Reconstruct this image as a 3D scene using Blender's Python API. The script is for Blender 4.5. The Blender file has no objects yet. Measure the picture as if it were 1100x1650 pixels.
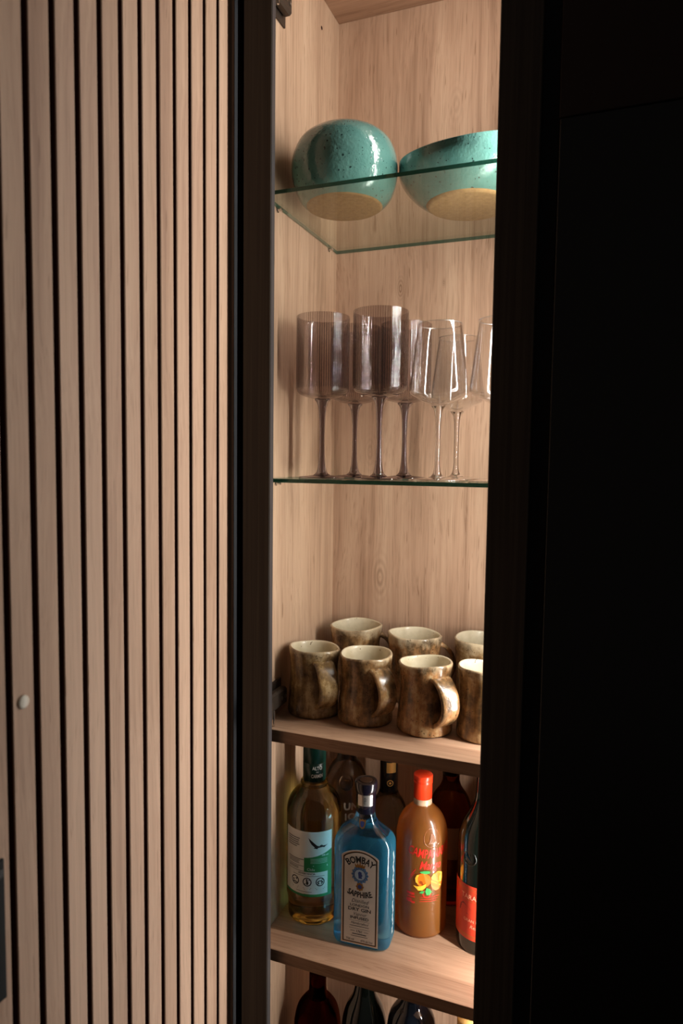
import bpy, math, random
from mathutils import Matrix, Vector
random.seed(7)
PI = math.pi
sc = bpy.context.scene
COL = sc.collection

# ------------------------------------------------------------------ camera
YAW, PITCH, ROLL = 0.3693, 0.0709, -0.0126
CAM = Vector((0.4748, -0.8905, -0.0009))
FPX = 1110.8                                   # focal length in pixels of the 1100x1650 frame
fw = Vector((-math.sin(YAW) * math.cos(PITCH), math.cos(YAW) * math.cos(PITCH), -math.sin(PITCH)))
rt = Vector((math.cos(YAW), math.sin(YAW), 0)); dn = fw.cross(rt)
r2 = rt * math.cos(ROLL) + dn * math.sin(ROLL); d2 = -rt * math.sin(ROLL) + dn * math.cos(ROLL)
cd = bpy.data.cameras.new('camera'); cam = bpy.data.objects.new('camera', cd); COL.objects.link(cam)
cd.sensor_fit = 'VERTICAL'; cd.sensor_height = 36.0; cd.sensor_width = 24.0
cd.lens = FPX / 1650 * 36.0; cd.clip_start = 0.01
up = -d2; bk = -fw
cam.matrix_world = Matrix(((r2.x, up.x, bk.x, CAM.x), (r2.y, up.y, bk.y, CAM.y), (r2.z, up.z, bk.z, CAM.z), (0, 0, 0, 1)))
cd.dof.use_dof = True; cd.dof.focus_distance = 1.05; cd.dof.aperture_fstop = 4.5
sc.camera = cam

# ------------------------------------------------------------------ world, exposure, LED level
w = bpy.data.worlds.new('dim_room'); sc.world = w; w.use_nodes = True
w.node_tree.nodes['Background'].inputs[0].default_value = (1.0, 0.92, 0.85, 1)
w.node_tree.nodes['Background'].inputs[1].default_value = 0.018
vs = sc.view_settings
vs.view_transform = 'Standard'; vs.look = 'None'; vs.gamma = 1.0; vs.use_curve_mapping = False; vs.exposure = 1.0
LED_POWER, LED_SPREAD = 5.0, 158.0           # watts, degrees
LED_COLOR = (1.0, 0.970, 0.925)
LED_Y = (0.055, 0.067)
sc.cycles.transparent_max_bounces = 48
sc.cycles.max_bounces = 16
sc.cycles.transmission_bounces = 14
sc.cycles.sample_clamp_indirect = 6.0

# ------------------------------------------------------------------ main measures (metres)
W, D = 0.394, 0.2945
Z1, Z2, Z3, Z4, ZT = 0.3778, -0.0247, -0.3949, -0.7349, 0.7719
Z5 = -1.085
FLOOR = -1.45
XS = -0.030
PITCH_SLAT, GROOVE0 = 0.03293, -0.0611

# ------------------------------------------------------------------ helpers
def srgb(r, g, b):
    f = lambda c: (c / 255 / 12.92) if c / 255 <= 0.04045 else ((c / 255 + 0.055) / 1.055) ** 2.4
    return (f(r), f(g), f(b), 1)

def mesh(name, verts, faces, mats=None, parent=None, smooth=False, midx=None):
    me = bpy.data.meshes.new(name); me.from_pydata([tuple(v) for v in verts], [], faces); me.update()
    ms = mats if isinstance(mats, (list, tuple)) else [mats]
    for m in ms:
        if m: me.materials.append(m)
    if midx: me.polygons.foreach_set('material_index', midx)
    if smooth: me.polygons.foreach_set('use_smooth', [True] * len(me.polygons))
    o = bpy.data.objects.new(name, me); COL.objects.link(o)
    if parent: o.parent = parent
    return o

def thing(name, label, cat, loc=(0, 0, 0), rz=0, group=None):
    o = bpy.data.objects.new(name, None); COL.objects.link(o)
    o.empty_display_size = 0.02
    o.location = loc; o.rotation_euler = (0, 0, rz)
    return tag(o, label, cat, group)

def tag(o, label, cat, group=None):
    o['label'] = label; o['category'] = cat
    if group: o['group'] = group
    return o

def struct(o, label=None):
    o['kind'] = 'structure'
    if label: o['label'] = label
    return o

def copy_tree(o, parent=None):
    c = o.copy(); COL.objects.link(c); c.parent = parent
    for ch in list(o.children): copy_tree(ch, c)
    return c

def box_geo(x0, x1, y0, y1, z0, z1, bev=0.0):
    """box with its edges chamfered by bev (24 verts), or plain"""
    if bev <= 0:
        v = [(x, y, z) for z in (z0, z1) for y in (y0, y1) for x in (x0, x1)]
        f = [(0, 2, 3, 1), (4, 5, 7, 6), (0, 1, 5, 4), (2, 6, 7, 3), (0, 4, 6, 2), (1, 3, 7, 5)]
        return v, f
    import bmesh
    bm = bmesh.new()
    vv, ff = box_geo(x0, x1, y0, y1, z0, z1)
    bvs = [bm.verts.new(p) for p in vv]
    for q in ff: bm.faces.new([bvs[i] for i in q])
    bmesh.ops.bevel(bm, geom=list(bm.edges), offset=bev, segments=1, affect='EDGES', profile=0.5)
    bm.verts.index_update()
    v = [tuple(p.co) for p in bm.verts]; f = [tuple(p.index for p in q.verts) for q in bm.faces]
    bm.free()
    return v, f

def box(name, x0, x1, y0, y1, z0, z1, mat, parent=None, bev=0.0):
    v, f = box_geo(x0, x1, y0, y1, z0, z1, bev)
    return mesh(name, v, f, mat, parent)

def join_geo(parts):
    V, F = [], []
    for v, f in parts:
        n = len(V); V += list(v); F += [tuple(i + n for i in q) for q in f]
    return V, F

def lathe_geo(prof, n=48, rfun=None, hfun=None):
    """prof: (r, z) list; r = 0 makes a pole. rfun(a, r, z) / hfun(a, r, z) vary them round the axis"""
    V, F, rings = [], [], []
    for r, z in prof:
        if r <= 1e-7:
            rings.append([len(V)]); V.append((0, 0, z)); continue
        ring = []
        for k in range(n):
            a = 2 * PI * k / n
            rr = rfun(a, r, z) if rfun else r
            zz = hfun(a, r, z) if hfun else z
            ring.append(len(V)); V.append((rr * math.sin(a), -rr * math.cos(a), zz))
        rings.append(ring)
    for A, B in zip(rings[:-1], rings[1:]):
        if len(A) == 1 and len(B) == 1: continue
        for k in range(n):
            k2 = (k + 1) % n
            if len(A) == 1: F.append((A[0], B[k2], B[k]))
            elif len(B) == 1: F.append((A[k], A[k2], B[0]))
            else: F.append((A[k], A[k2], B[k2], B[k]))
    return V, F

def lathe(name, prof, mat, parent=None, n=48, rfun=None, hfun=None, smooth=True):
    v, f = lathe_geo(prof, n, rfun, hfun)
    return mesh(name, v, f, mat, parent, smooth)

def spline(pts, sub=5):
    """Catmull-Rom through points"""
    out = []
    P = [pts[0]] + list(pts) + [pts[-1]]
    for i in range(1, len(P) - 2):
        for k in range(sub):
            t = k / sub
            out.append(tuple(0.5 * ((2 * b) + (-a + c) * t + (2 * a - 5 * b + 4 * c - d) * t * t + (-a + 3 * b - 3 * c + d) * t ** 3)
                             for a, b, c, d in zip(P[i - 1], P[i], P[i + 1], P[i + 2])))
    out.append(tuple(pts[-1]))
    return out

# ---- flat artwork (u, v in mm) mapped on a cylinder or a plane
def text_geo(s, size, x=0, y=0, align='CENTER', bold=0.0, shear=0.0, xs=1.0, arc=None, rot=0.0):
    """lettering as flat triangles in mm; arc = (radius, sign) bends the base line"""
    cu = bpy.data.curves.new('t', 'FONT'); cu.body = s; cu.size = size; cu.resolution_u = 2
    cu.align_x = align; cu.offset = bold; cu.shear = shear; cu.align_y = 'CENTER'
    ob = bpy.data.objects.new('t', cu)
    me = ob.to_mesh()
    V = [(v.co.x * xs, v.co.y) for v in me.vertices]; F = [tuple(p.vertices) for p in me.polygons]
    ob.to_mesh_clear(); bpy.data.objects.remove(ob); bpy.data.curves.remove(cu)
    out = []
    for a, b in V:
        if arc:
            R, sg = arc
            th = a / R
            if sg > 0: a, b = (R + b) * math.sin(th), (R + b) * math.cos(th) - R
            else: a, b = (R - b) * math.sin(th), R - (R - b) * math.cos(th)
        if rot:
            a, b = a * math.cos(rot) - b * math.sin(rot), a * math.sin(rot) + b * math.cos(rot)
        out.append((a + x, b + y))
    return out, F

def poly2(pts):
    return list(pts), [tuple(range(len(pts)))]

def disc2(x, y, rx, ry=None, n=24):
    ry = ry or rx
    return poly2([(x + rx * math.cos(2 * PI * k / n), y + ry * math.sin(2 * PI * k / n)) for k in range(n)])

def ring2(x, y, r0, r1, n=28, sy=1.0):
    V = []
    for k in range(n):
        c, s = math.cos(2 * PI * k / n), math.sin(2 * PI * k / n)
        V += [(x + r0 * c, y + r0 * s * sy), (x + r1 * c, y + r1 * s * sy)]
    F = [(2 * k, 2 * k + 1, (2 * k + 3) % (2 * n), (2 * k + 2) % (2 * n)) for k in range(n)]
    return V, F

def rect2(x0, x1, y0, y1, nx=1):
    V, F = [], []
    for i in range(nx + 1):
        x = x0 + (x1 - x0) * i / nx; V += [(x, y0), (x, y1)]
    for i in range(nx): F.append((2 * i, 2 * i + 2, 2 * i + 3, 2 * i + 1))
    return V, F

def bar2(x0, y0, x1, y1, wd):
    dx, dy = x1 - x0, y1 - y0; L = math.hypot(dx, dy); nx, ny = -dy / L * wd / 2, dx / L * wd / 2
    return [(x0 + nx, y0 + ny), (x0 - nx, y0 - ny), (x1 - nx, y1 - ny), (x1 + nx, y1 + ny)], [(0, 1, 2, 3)]

def band2(lo, hi, x0, x1, n=24):
    """strip between two curves lo(x), hi(x)"""
    V, F = [], []
    for i in range(n + 1):
        x = x0 + (x1 - x0) * i / n; V += [(x, lo(x)), (x, hi(x))]
    for i in range(n): F.append((2 * i, 2 * i + 2, 2 * i + 3, 2 * i + 1))
    return V, F

def on_cyl(g, r, az, lift):
    """mm artwork -> cylinder of radius r about the local axis, centred on azimuth az (0 = front, + = right)"""
    V = []
    for u, v in g[0]:
        a = az + u / 1000 / r; R = r + lift
        V.append((R * math.sin(a), -R * math.cos(a), v / 1000))
    return V, g[1]

def on_plane(g, y, lift):
    return [(u / 1000, y - lift, v / 1000) for u, v in g[0]], g[1]

# ------------------------------------------------------------------ materials
class NT:
    def __init__(s, name):
        s.m = bpy.data.materials.new(name); s.m.use_nodes = True
        s.n = s.m.node_tree.nodes; s.l = s.m.node_tree.links
        s.n.clear(); s.out = s.n.new('ShaderNodeOutputMaterial')
    def add(s, t, **kw):
        x = s.n.new(t)
        for k, v in kw.items():
            if k in x.inputs: s.put(x, k, v)
            else: setattr(x, k, v)
        return x
    def put(s, node, key, v):
        if hasattr(v, 'is_output'): s.l.new(v, node.inputs[key])
        else: node.inputs[key].default_value = v
    def math(s, op, a, b=0.0, c=None):
        x = s.n.new('ShaderNodeMath'); x.operation = op
        s.put(x, 0, a); s.put(x, 1, b)
        if c is not None: s.put(x, 2, c)
        return x.outputs[0]
    def ramp(s, fac, stops, interp='LINEAR'):
        x = s.n.new('ShaderNodeValToRGB'); x.color_ramp.interpolation = interp
        el = x.color_ramp.elements
        while len(el) < len(stops): el.new(0.5)
        for e, (p, c) in zip(el, stops):
            e.position = p; e.color = c if len(c) == 4 else (*c, 1)
        s.l.new(fac, x.inputs[0]); return x.outputs[0]
    def mix(s, fac, a, b, mode='MIX'):
        x = s.n.new('ShaderNodeMix'); x.data_type = 'RGBA'; x.blend_type = mode
        s.put(x, 0, fac); s.put(x, 6, a); s.put(x, 7, b); return x.outputs[2]
    def noise(s, vec, scale, detail=3, rough=0.5, dist=0.0):
        x = s.add('ShaderNodeTexNoise'); s.l.new(vec, x.inputs['Vector'])
        x.inputs['Scale'].default_value = scale; x.inputs['Detail'].default_value = detail
        x.inputs['Roughness'].default_value = rough; x.inputs['Distortion'].default_value = dist
        return x.outputs['Fac']
    def coords(s, scale=(1, 1, 1), loc=(0, 0, 0), kind='Object'):
        t = s.add('ShaderNodeTexCoord'); m = s.add('ShaderNodeMapping')
        m.inputs['Scale'].default_value = scale; m.inputs['Location'].default_value = loc
        s.l.new(t.outputs[kind], m.inputs['Vector']); return m.outputs[0]
    def bump(s, h, strength, dist):
        b = s.add('ShaderNodeBump'); s.l.new(h, b.inputs['Height'])
        b.inputs['Strength'].default_value = strength; b.inputs['Distance'].default_value = dist
        return b.outputs[0]
    def done(s, sh):
        s.l.new(sh, s.out.inputs[0]); return s.m

def plain(name, col, rough=0.5, metal=0.0, spec=0.5, coat=0.0):
    t = NT(name)
    p = t.add('ShaderNodeBsdfPrincipled')
    p.inputs['Base Color'].default_value = col; p.inputs['Roughness'].default_value = rough
    p.inputs['Metallic'].default_value = metal; p.inputs['Specular IOR Level'].default_value = spec
    p.inputs['Coat Weight'].default_value = coat
    return t.done(p.outputs[0])

def wood(name, axis, light, mid, dark, seed=0, rough=0.5, knots=(), streak=1.0):
    """oak laminate, grain along the given axis; knots = (cross, along, size) on the back panel"""
    t = NT(name)
    k = {'X': 0, 'Y': 1, 'Z': 2}[axis]
    def sc3(c, a): return tuple(a if i == k else c for i in range(3))
    off = (seed * 3.1, seed * 1.7, seed * 2.3)
    base = t.coords((1, 1, 1), off)
    # slow sideways wander of the grain
    warp = t.noise(t.coords(sc3(6, 2.2), off), 1.0, 2)
    wv = t.add('ShaderNodeVectorMath', operation='SCALE'); 
    comb = t.add('ShaderNodeCombineXYZ')
    wz = t.math('MULTIPLY', t.math('SUBTRACT', warp, 0.5), 0.045)
    for i in range(3):
        if i != k: t.l.new(wz, comb.inputs[i])
    vadd = t.add('ShaderNodeVectorMath', operation='ADD')
    t.l.new(base, vadd.inputs[0]); t.l.new(comb.outputs[0], vadd.inputs[1])
    vec = vadd.outputs[0]
    def scaled(c, a):
        m = t.add('ShaderNodeMapping'); m.inputs['Scale'].default_value = sc3(c, a)
        t.l.new(vec, m.inputs['Vector']); return m.outputs[0]
    broad = t.noise(scaled(26, 0.9), 1.0, 3, 0.55)
    fine = t.noise(scaled(190, 3.0), 1.0, 4, 0.6)
    pore = t.noise(scaled(620, 11), 1.0, 2, 0.5)
    ring = None
    for (kx, ka, ks, kf) in knots:
        sep = t.add('ShaderNodeSeparateXYZ'); tc = t.add('ShaderNodeTexCoord')
        nz = t.noise(t.coords((30, 30, 14), off), 1.0, 2)
        t.l.new(tc.outputs['Object'], sep.inputs[0])
        dx = t.math('DIVIDE', t.math('SUBTRACT', sep.outputs[0], kx), ks)
        dz = t.math('DIVIDE', t.math('SUBTRACT', sep.outputs[2], ka), ks * 2.6)
        d = t.math('SQRT', t.math('ADD', t.math('MULTIPLY', dx, dx), t.math('MULTIPLY', dz, dz)))
        d = t.math('ADD', d, t.math('MULTIPLY', nz, 0.5))
        g = t.math('EXPONENT', t.math('MULTIPLY', t.math('MULTIPLY', d, d), -0.55))
        s_ = t.math('MULTIPLY_ADD', t.math('SINE', t.math('MULTIPLY', d, 11.0)), 0.5, 0.5)
        r_ = t.math('MULTIPLY', t.math('MULTIPLY', g, s_), kf)
        ring = r_ if ring is None else t.math('MAXIMUM', ring, r_)
    f1 = t.math('ADD', t.math('MULTIPLY', broad, 0.62), t.math('MULTIPLY', fine, 0.38))
    col = t.ramp(f1, [(0.30, dark), (0.47, mid), (0.64, light)])
    pc = t.ramp(pore, [(0.30, (0.70, 0.66, 0.62)), (0.46, (1, 1, 1))])
    col = t.mix(0.75 * streak, col, pc, 'MULTIPLY')
    # short dark pore dashes
    dash = t.noise(scaled(330, 20), 1.0, 1, 0.4)
    dc = t.ramp(dash, [(0.235, (0.55, 0.47, 0.40)), (0.29, (1, 1, 1))])
    col = t.mix(0.8 * streak, col, dc, 'MULTIPLY')
    if ring is not None:
        col = t.mix(ring, col, srgb(112, 78, 54))
    p = t.add('ShaderNodeBsdfPrincipled')
    t.l.new(col, p.inputs['Base Color'])
    p.inputs['Roughness'].default_value = rough
    p.inputs['Specular IOR Level'].default_value = 0.35
    t.l.new(t.bump(fine, 0.12, 0.0006), p.inputs['Normal'])
    return t.done(p.outputs[0])

OAK = (srgb(203, 169, 141), srgb(186, 150, 123), srgb(148, 114, 90))
M_side = wood('oak_side', 'Z', srgb(206, 175, 146), srgb(191, 158, 130), srgb(156, 124, 98), seed=1)
M_back = wood('oak_back', 'Z', *OAK, seed=2, knots=((0.1216, 0.3052, 0.0050, 0.85), (0.0928, -0.2072, 0.011, 0.5), (0.213, 0.60, 0.010, 0.22), (0.1987, 0.3096, 0.0022, 0.8), (0.0700, 0.020, 0.008, 0.3)))
M_shelf = wood('oak_shelf', 'X', srgb(186, 150, 122), srgb(166, 130, 104), srgb(126, 94, 72), seed=3)
M_edge = wood('oak_edge_band', 'X', srgb(172, 136, 108), srgb(150, 116, 90), srgb(112, 82, 60), seed=5)
M_slat = [wood('slat_veneer_%d' % i, 'Z', srgb(206 + dv, 170 + dv, 143 + dv), srgb(192 + dv, 156 + dv, 130 + dv), srgb(164 + dv, 127 + dv, 104 + dv), seed=11 + i, rough=0.55, streak=0.7)
          for i, dv in enumerate((0, -7, 5, -3))]
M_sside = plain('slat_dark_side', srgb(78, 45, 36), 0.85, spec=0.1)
M_groove = plain('groove_dark_felt', srgb(56, 32, 27), 0.9, spec=0.1)

def dark_wood():
    t = NT('black_brown_lacquer')
    n = t.noise(t.coords((240, 240, 3)), 1.0, 3)
    c = t.ramp(n, [(0.35, srgb(50, 44, 38)), (0.65, srgb(64, 57, 49))])
    p = t.add('ShaderNodeBsdfPrincipled'); t.l.new(c, p.inputs['Base Color'])
    p.inputs['Roughness'].default_value = 0.55; p.inputs['Specular IOR Level'].default_value = 0.3
    return t.done(p.outputs[0])
M_black = dark_wood()
M_bedge = plain('black_edge_band', srgb(58, 53, 53), 0.45)
M_trimk = plain('blue_black_trim', srgb(34, 36, 40), 0.5)
M_panelU = plain('upper_panel_black_brown', srgb(44, 33, 30), 0.6, spec=0.25)
M_panelL = plain('lower_panel_black', srgb(20, 19, 19), 0.35, spec=0.4)
M_strip = plain('side_strip_black', srgb(22, 19, 23), 0.6, spec=0.25)
M_floor = wood('floor_dark_oak', 'Y', srgb(90, 66, 50), srgb(74, 54, 41), srgb(52, 38, 30), seed=9)
M_metal = plain('hinge_steel', srgb(150, 146, 140), 0.35, metal=1.0)
M_dmetal = plain('dark_hinge_cover', srgb(84, 72, 62), 0.45, metal=0.7)
M_chrome = plain('chrome', srgb(210, 208, 205), 0.12, metal=1.0)
M_alu = plain('aluminium_channel', srgb(170, 170, 172), 0.35, metal=1.0)
M_cream = plain('cream_rubber', srgb(226, 216, 198), 0.4)
M_dgrey = plain('dark_grey_strip', srgb(36, 38, 38), 0.6, spec=0.2)

def emis():
    t = NT('led_diffuser')
    e = t.add('ShaderNodeEmission'); e.inputs[0].default_value = (*LED_COLOR, 1); e.inputs[1].default_value = 6.0
    return t.done(e.outputs[0])
M_led = emis()

def thin_glass(name, face, edge, gloss=1.0, rough=0.015, power=4.0):
    """one wall surface of a thin pane: tinted see-through plus mirror reflection growing to grazing"""
    t = NT(name)
    lw = t.add('ShaderNodeLayerWeight'); lw.inputs[0].default_value = 0.5
    # Schlick reflectance from the facing angle, the same from both sides of the wall
    fr = t.math('MULTIPLY_ADD', t.math('POWER', lw.outputs['Facing'], 5.0), 0.90, 0.04)
    f = t.math('POWER', lw.outputs['Facing'], power)
    tr = t.add('ShaderNodeBsdfTransparent'); t.l.new(t.mix(f, face, edge), tr.inputs[0])
    gl = t.add('ShaderNodeBsdfGlossy'); gl.inputs['Roughness'].default_value = rough
    gl.inputs[0].default_value = (1, 1, 1, 1)
    mx = t.add('ShaderNodeMixShader'); fac = t.math('MINIMUM', t.math('MULTIPLY', fr, gloss), 0.85)
    t.l.new(fac, mx.inputs[0]); t.l.new(tr.outputs[0], mx.inputs[1]); t.l.new(gl.outputs[0], mx.inputs[2])
    return t.done(mx.outputs[0])

def ribbed(name, ribs):
    t = NT(name)
    tc = t.add('ShaderNodeTexCoord'); sep = t.add('ShaderNodeSeparateXYZ'); t.l.new(tc.outputs['Object'], sep.inputs[0])
    ang = t.math('ARCTAN2', sep.outputs[0], sep.outputs[1])
    st = t.math('ABSOLUTE', t.math('COSINE', t.math('MULTIPLY', ang, ribs / 2)))       # 1 on the thick ridge, 0 in the groove
    lw = t.add('ShaderNodeLayerWeight'); lw.inputs[0].default_value = 0.5
    col = t.mix(st, (0.985, 0.975, 0.975, 1), (0.68, 0.645, 0.655, 1))
    col = t.mix(t.math('POWER', lw.outputs['Facing'], 2.5), col, (0.42, 0.38, 0.39, 1))
    tr = t.add('ShaderNodeBsdfTransparent'); t.l.new(col, tr.inputs[0])
    gl = t.add('ShaderNodeBsdfGlossy'); gl.inputs['Roughness'].default_value = 0.05
    fac = t.math('MINIMUM', t.math('MULTIPLY_ADD', t.math('POWER', lw.outputs['Facing'], 5.0), 0.8, 0.07), 0.8)
    mx = t.add('ShaderNodeMixShader'); t.l.new(fac, mx.inputs[0]); t.l.new(tr.outputs[0], mx.inputs[1]); t.l.new(gl.outputs[0], mx.inputs[2])
    return t.done(mx.outputs[0])

def glass(name, col, ior=1.45, rough=0.0, body=None, body_fac=0.0, sheen=0.0):
    t = NT(name)
    g = t.add('ShaderNodeBsdfGlass'); g.inputs[0].default_value = col; g.inputs['Roughness'].default_value = rough
    g.inputs['IOR'].default_value = ior
    sh = g.outputs[0]
    if body is not None:
        tl = t.add('ShaderNodeBsdfTranslucent'); tl.inputs[0].default_value = body
        df = t.add('ShaderNodeBsdfDiffuse'); df.inputs[0].default_value = body
        a = t.add('ShaderNodeMixShader'); a.inputs[0].default_value = 0.5
        t.l.new(tl.outputs[0], a.inputs[1]); t.l.new(df.outputs[0], a.inputs[2])
        mx = t.add('ShaderNodeMixShader'); mx.inputs[0].default_value = body_fac
        t.l.new(sh, mx.inputs[1]); t.l.new(a.outputs[0], mx.inputs[2]); sh = mx.outputs[0]
    if sheen > 0:
        gl = t.add('ShaderNodeBsdfGlossy'); gl.inputs['Roughness'].default_value = 0.06
        mx = t.add('ShaderNodeMixShader'); mx.inputs[0].default_value = sheen
        t.l.new(sh, mx.inputs[1]); t.l.new(gl.outputs[0], mx.inputs[2]); sh = mx.outputs[0]
    return t.done(sh)

M_pane = thin_glass('shelf_glass_face', (0.93, 0.955, 0.935, 1), (0.86, 0.92, 0.88, 1), gloss=0.7)
def pane_edge():
    t = NT('shelf_glass_green_edge')
    p = t.add('ShaderNodeBsdfPrincipled'); p.inputs['Base Color'].default_value = srgb(38, 92, 74)
    p.inputs['Roughness'].default_value = 0.12; p.inputs['Transmission Weight'].default_value = 0.35
    return t.done(p.outputs[0])
M_pedge = pane_edge()
M_smoke = thin_glass('smoked_ribbed_glass', (0.875, 0.850, 0.850, 1), (0.42, 0.38, 0.39, 1), gloss=1.1, power=3.0)
M_rib = ribbed('smoked_ribbed_wall', 72)
M_smokeS = glass('smoked_solid_glass', (0.46, 0.42, 0.44, 1), 1.45, sheen=0.03)
M_clear = thin_glass('clear_thin_glass', (0.985, 0.985, 0.985, 1), (0.86, 0.86, 0.87, 1), gloss=2.0, power=5.0)
M_rim = thin_glass('clear_glass_lip', (0.95, 0.95, 0.95, 1), (0.8, 0.8, 0.8, 1), gloss=7.0, rough=0.25)
M_clearS = glass('clear_solid_glass', (0.97, 0.97, 0.97, 1), 1.45)

def teal():
    t = NT('speckled_teal_glaze')
    v = t.coords()
    cl = t.noise(v, 14, 3)
    c = t.ramp(cl, [(0.35, srgb(72, 117, 111)), (0.65, srgb(97, 142, 133))])
    vo = t.add('ShaderNodeTexVoronoi'); vo.inputs['Scale'].default_value = 190; t.l.new(v, vo.inputs['Vector'])
    sz = t.noise(v, 210, 1)
    sp = t.math('LESS_THAN', vo.outputs['Distance'], t.math('MULTIPLY', t.math('MAXIMUM', t.math('SUBTRACT', sz, 0.43), 0.0), 1.15))
    c = t.mix(t.math('MULTIPLY', sp, 0.85), c, srgb(22, 34, 34))
    vo2 = t.add('ShaderNodeTexVoronoi'); vo2.inputs['Scale'].default_value = 260; t.l.new(v, vo2.inputs['Vector'])
    sp2 = t.math('LESS_THAN', vo2.outputs['Distance'], 0.13)
    c = t.mix(t.math('MULTIPLY', sp2, 0.45), c, srgb(60, 84, 80))
    p = t.add('ShaderNodeBsdfPrincipled'); t.l.new(c, p.inputs['Base Color'])
    p.inputs['Roughness'].default_value = 0.12; p.inputs['Coat Weight'].default_value = 0.3
    h = t.math('ADD', t.noise(v, 240, 2), t.math('MULTIPLY', t.noise(v, 45, 2), 1.6))
    nb = t.bump(h, 0.5, 0.0011)
    t.l.new(nb, p.inputs['Normal'])
    return t.done(p.outputs[0])
M_teal = teal()
def claybase():
    t = NT('unglazed_tan_clay'); v = t.coords()
    c = t.ramp(t.noise(v, 120, 4, 0.7), [(0.3, srgb(140, 102, 62)), (0.7, srgb(172, 132, 86))])
    p = t.add('ShaderNodeBsdfPrincipled'); t.l.new(c, p.inputs['Base Color']); p.inputs['Roughness'].default_value = 0.9
    return t.done(p.outputs[0])
M_clay = claybase()

def mugglaze(seed, warm):
    t = NT('mottled_brown_glaze_%d' % seed)
    o = (seed * 0.37, seed * 0.71, seed * 0.13)
    v = t.coords((1, 1, 1), o)
    st = t.noise(t.coords((70, 70, 16), o), 1.0, 4, 0.6)
    bl = t.noise(v, 38, 6, 0.65)
    f = t.math('ADD', t.math('MULTIPLY', st, 0.45), t.math('MULTIPLY', bl, 0.55))
    c = t.ramp(f, [(0.38, srgb(66, 46, 29)), (0.46, srgb(110, 85, 56)), (0.54, srgb(146 + warm, 116, 74)), (0.63, srgb(192, 166, 122))])
    # pale glaze pooled at the rim
    sep = t.add('ShaderNodeSeparateXYZ'); tc = t.add('ShaderNodeTexCoord'); t.l.new(tc.outputs['Object'], sep.inputs[0])
    zz = t.math('ADD', sep.outputs[2], t.math('MULTIPLY', t.math('SUBTRACT', bl, 0.5), 0.05))
    rim = t.ramp(t.math('MULTIPLY_ADD', zz, 1 / 0.030, -0.085 / 0.030), [(0.3, (0, 0, 0)), (0.95, (1, 1, 1))])
    c = t.mix(t.math('MULTIPLY', rim, 0.75), c, srgb(208, 192, 160))
    vo = t.add('ShaderNodeTexVoronoi'); vo.inputs['Scale'].default_value = 320; t.l.new(v, vo.inputs['Vector'])
    sz = t.noise(v, 100, 2)
    sp = t.math('LESS_THAN', vo.outputs['Distance'], t.math('MULTIPLY', t.math('MAXIMUM', t.math('SUBTRACT', sz, 0.46), 0.0), 1.6))
    c = t.mix(t.math('MULTIPLY', sp, 0.6), c, srgb(58, 38, 22))
    p = t.add('ShaderNodeBsdfPrincipled'); t.l.new(c, p.inputs['Base Color'])
    p.inputs['Roughness'].default_value = 0.22; p.inputs['Coat Weight'].default_value = 0.2
    t.l.new(t.bump(t.math('ADD', t.noise(v, 420, 2), t.math('MULTIPLY', bl, 2.0)), 0.3, 0.0006), p.inputs['Normal'])
    return t.done(p.outputs[0])
M_mug = [mugglaze(i, wv) for i, wv in enumerate((0, 8, 14, 4))]
def muginner():
    t = NT('cream_speckled_inside'); v = t.coords()
    c = t.ramp(t.noise(v, 30, 3), [(0.35, srgb(196, 182, 150)), (0.65, srgb(224, 212, 184))])
    vo = t.add('ShaderNodeTexVoronoi'); vo.inputs['Scale'].default_value = 330; t.l.new(v, vo.inputs['Vector'])
    sz = t.noise(v, 120, 1)
    sp = t.math('LESS_THAN', vo.outputs['Distance'], t.math('MULTIPLY', t.math('MAXIMUM', t.math('SUBTRACT', sz, 0.55), 0.0), 1.5))
    c = t.mix(sp, c, srgb(90, 62, 36))
    p = t.add('ShaderNodeBsdfPrincipled'); t.l.new(c, p.inputs['Base Color']); p.inputs['Roughness'].default_value = 0.25
    return t.done(p.outputs[0])
M_mugin = muginner()

# bottles
M_altoG = glass('pale_gold_spirit_glass', (0.90, 0.82, 0.52, 1), 1.36, sheen=0.05)
M_clearB = glass('clear_bottle_glass', (0.86, 0.84, 0.78, 1), 1.35)
M_blueG = glass('sapphire_blue_glass', (0.50, 0.83, 0.93, 1), 1.33, body=srgb(64, 166, 206), body_fac=0.26, sheen=0.06)
M_blueN = glass('pale_blue_neck_glass', (0.78, 0.88, 0.92, 1), 1.33, sheen=0.06)
M_amberG = glass('amber_spirit_glass', (0.62, 0.26, 0.06, 1), 1.38, body=srgb(150, 78, 26), body_fac=0.08)
M_rumG = glass('dark_red_liquor_glass', (0.30, 0.07, 0.03, 1), 1.38)
M_wineG = plain('dark_green_wine_glass', srgb(13, 18, 14), 0.06, coat=0.5)
M_navyG = plain('dark_navy_bottle_glass', srgb(14, 20, 30), 0.07, coat=0.4)
M_smokyB = glass('smoky_bottle_glass', (0.78, 0.73, 0.64, 1), 1.30, sheen=0.03)
def frosted():
    t = NT('frosted_mango_bottle')
    tl = t.add('ShaderNodeBsdfTranslucent'); tl.inputs[0].default_value = srgb(232, 150, 60)
    p = t.add('ShaderNodeBsdfPrincipled'); p.inputs['Base Color'].default_value = srgb(176, 112, 52)
    p.inputs['Roughness'].default_value = 0.30; p.inputs['Transmission Weight'].default_value = 0.55
    p.inputs['IOR'].default_value = 1.38
    p.inputs['Coat Weight'].default_value = 1.0; p.inputs['Coat Roughness'].default_value = 0.10
    mx = t.add('ShaderNodeMixShader'); mx.inputs[0].default_value = 0.28
    t.l.new(p.outputs[0], mx.inputs[1]); t.l.new(tl.outputs[0], mx.inputs[2])
    return t.done(mx.outputs[0])
M_frost = frosted()
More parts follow.
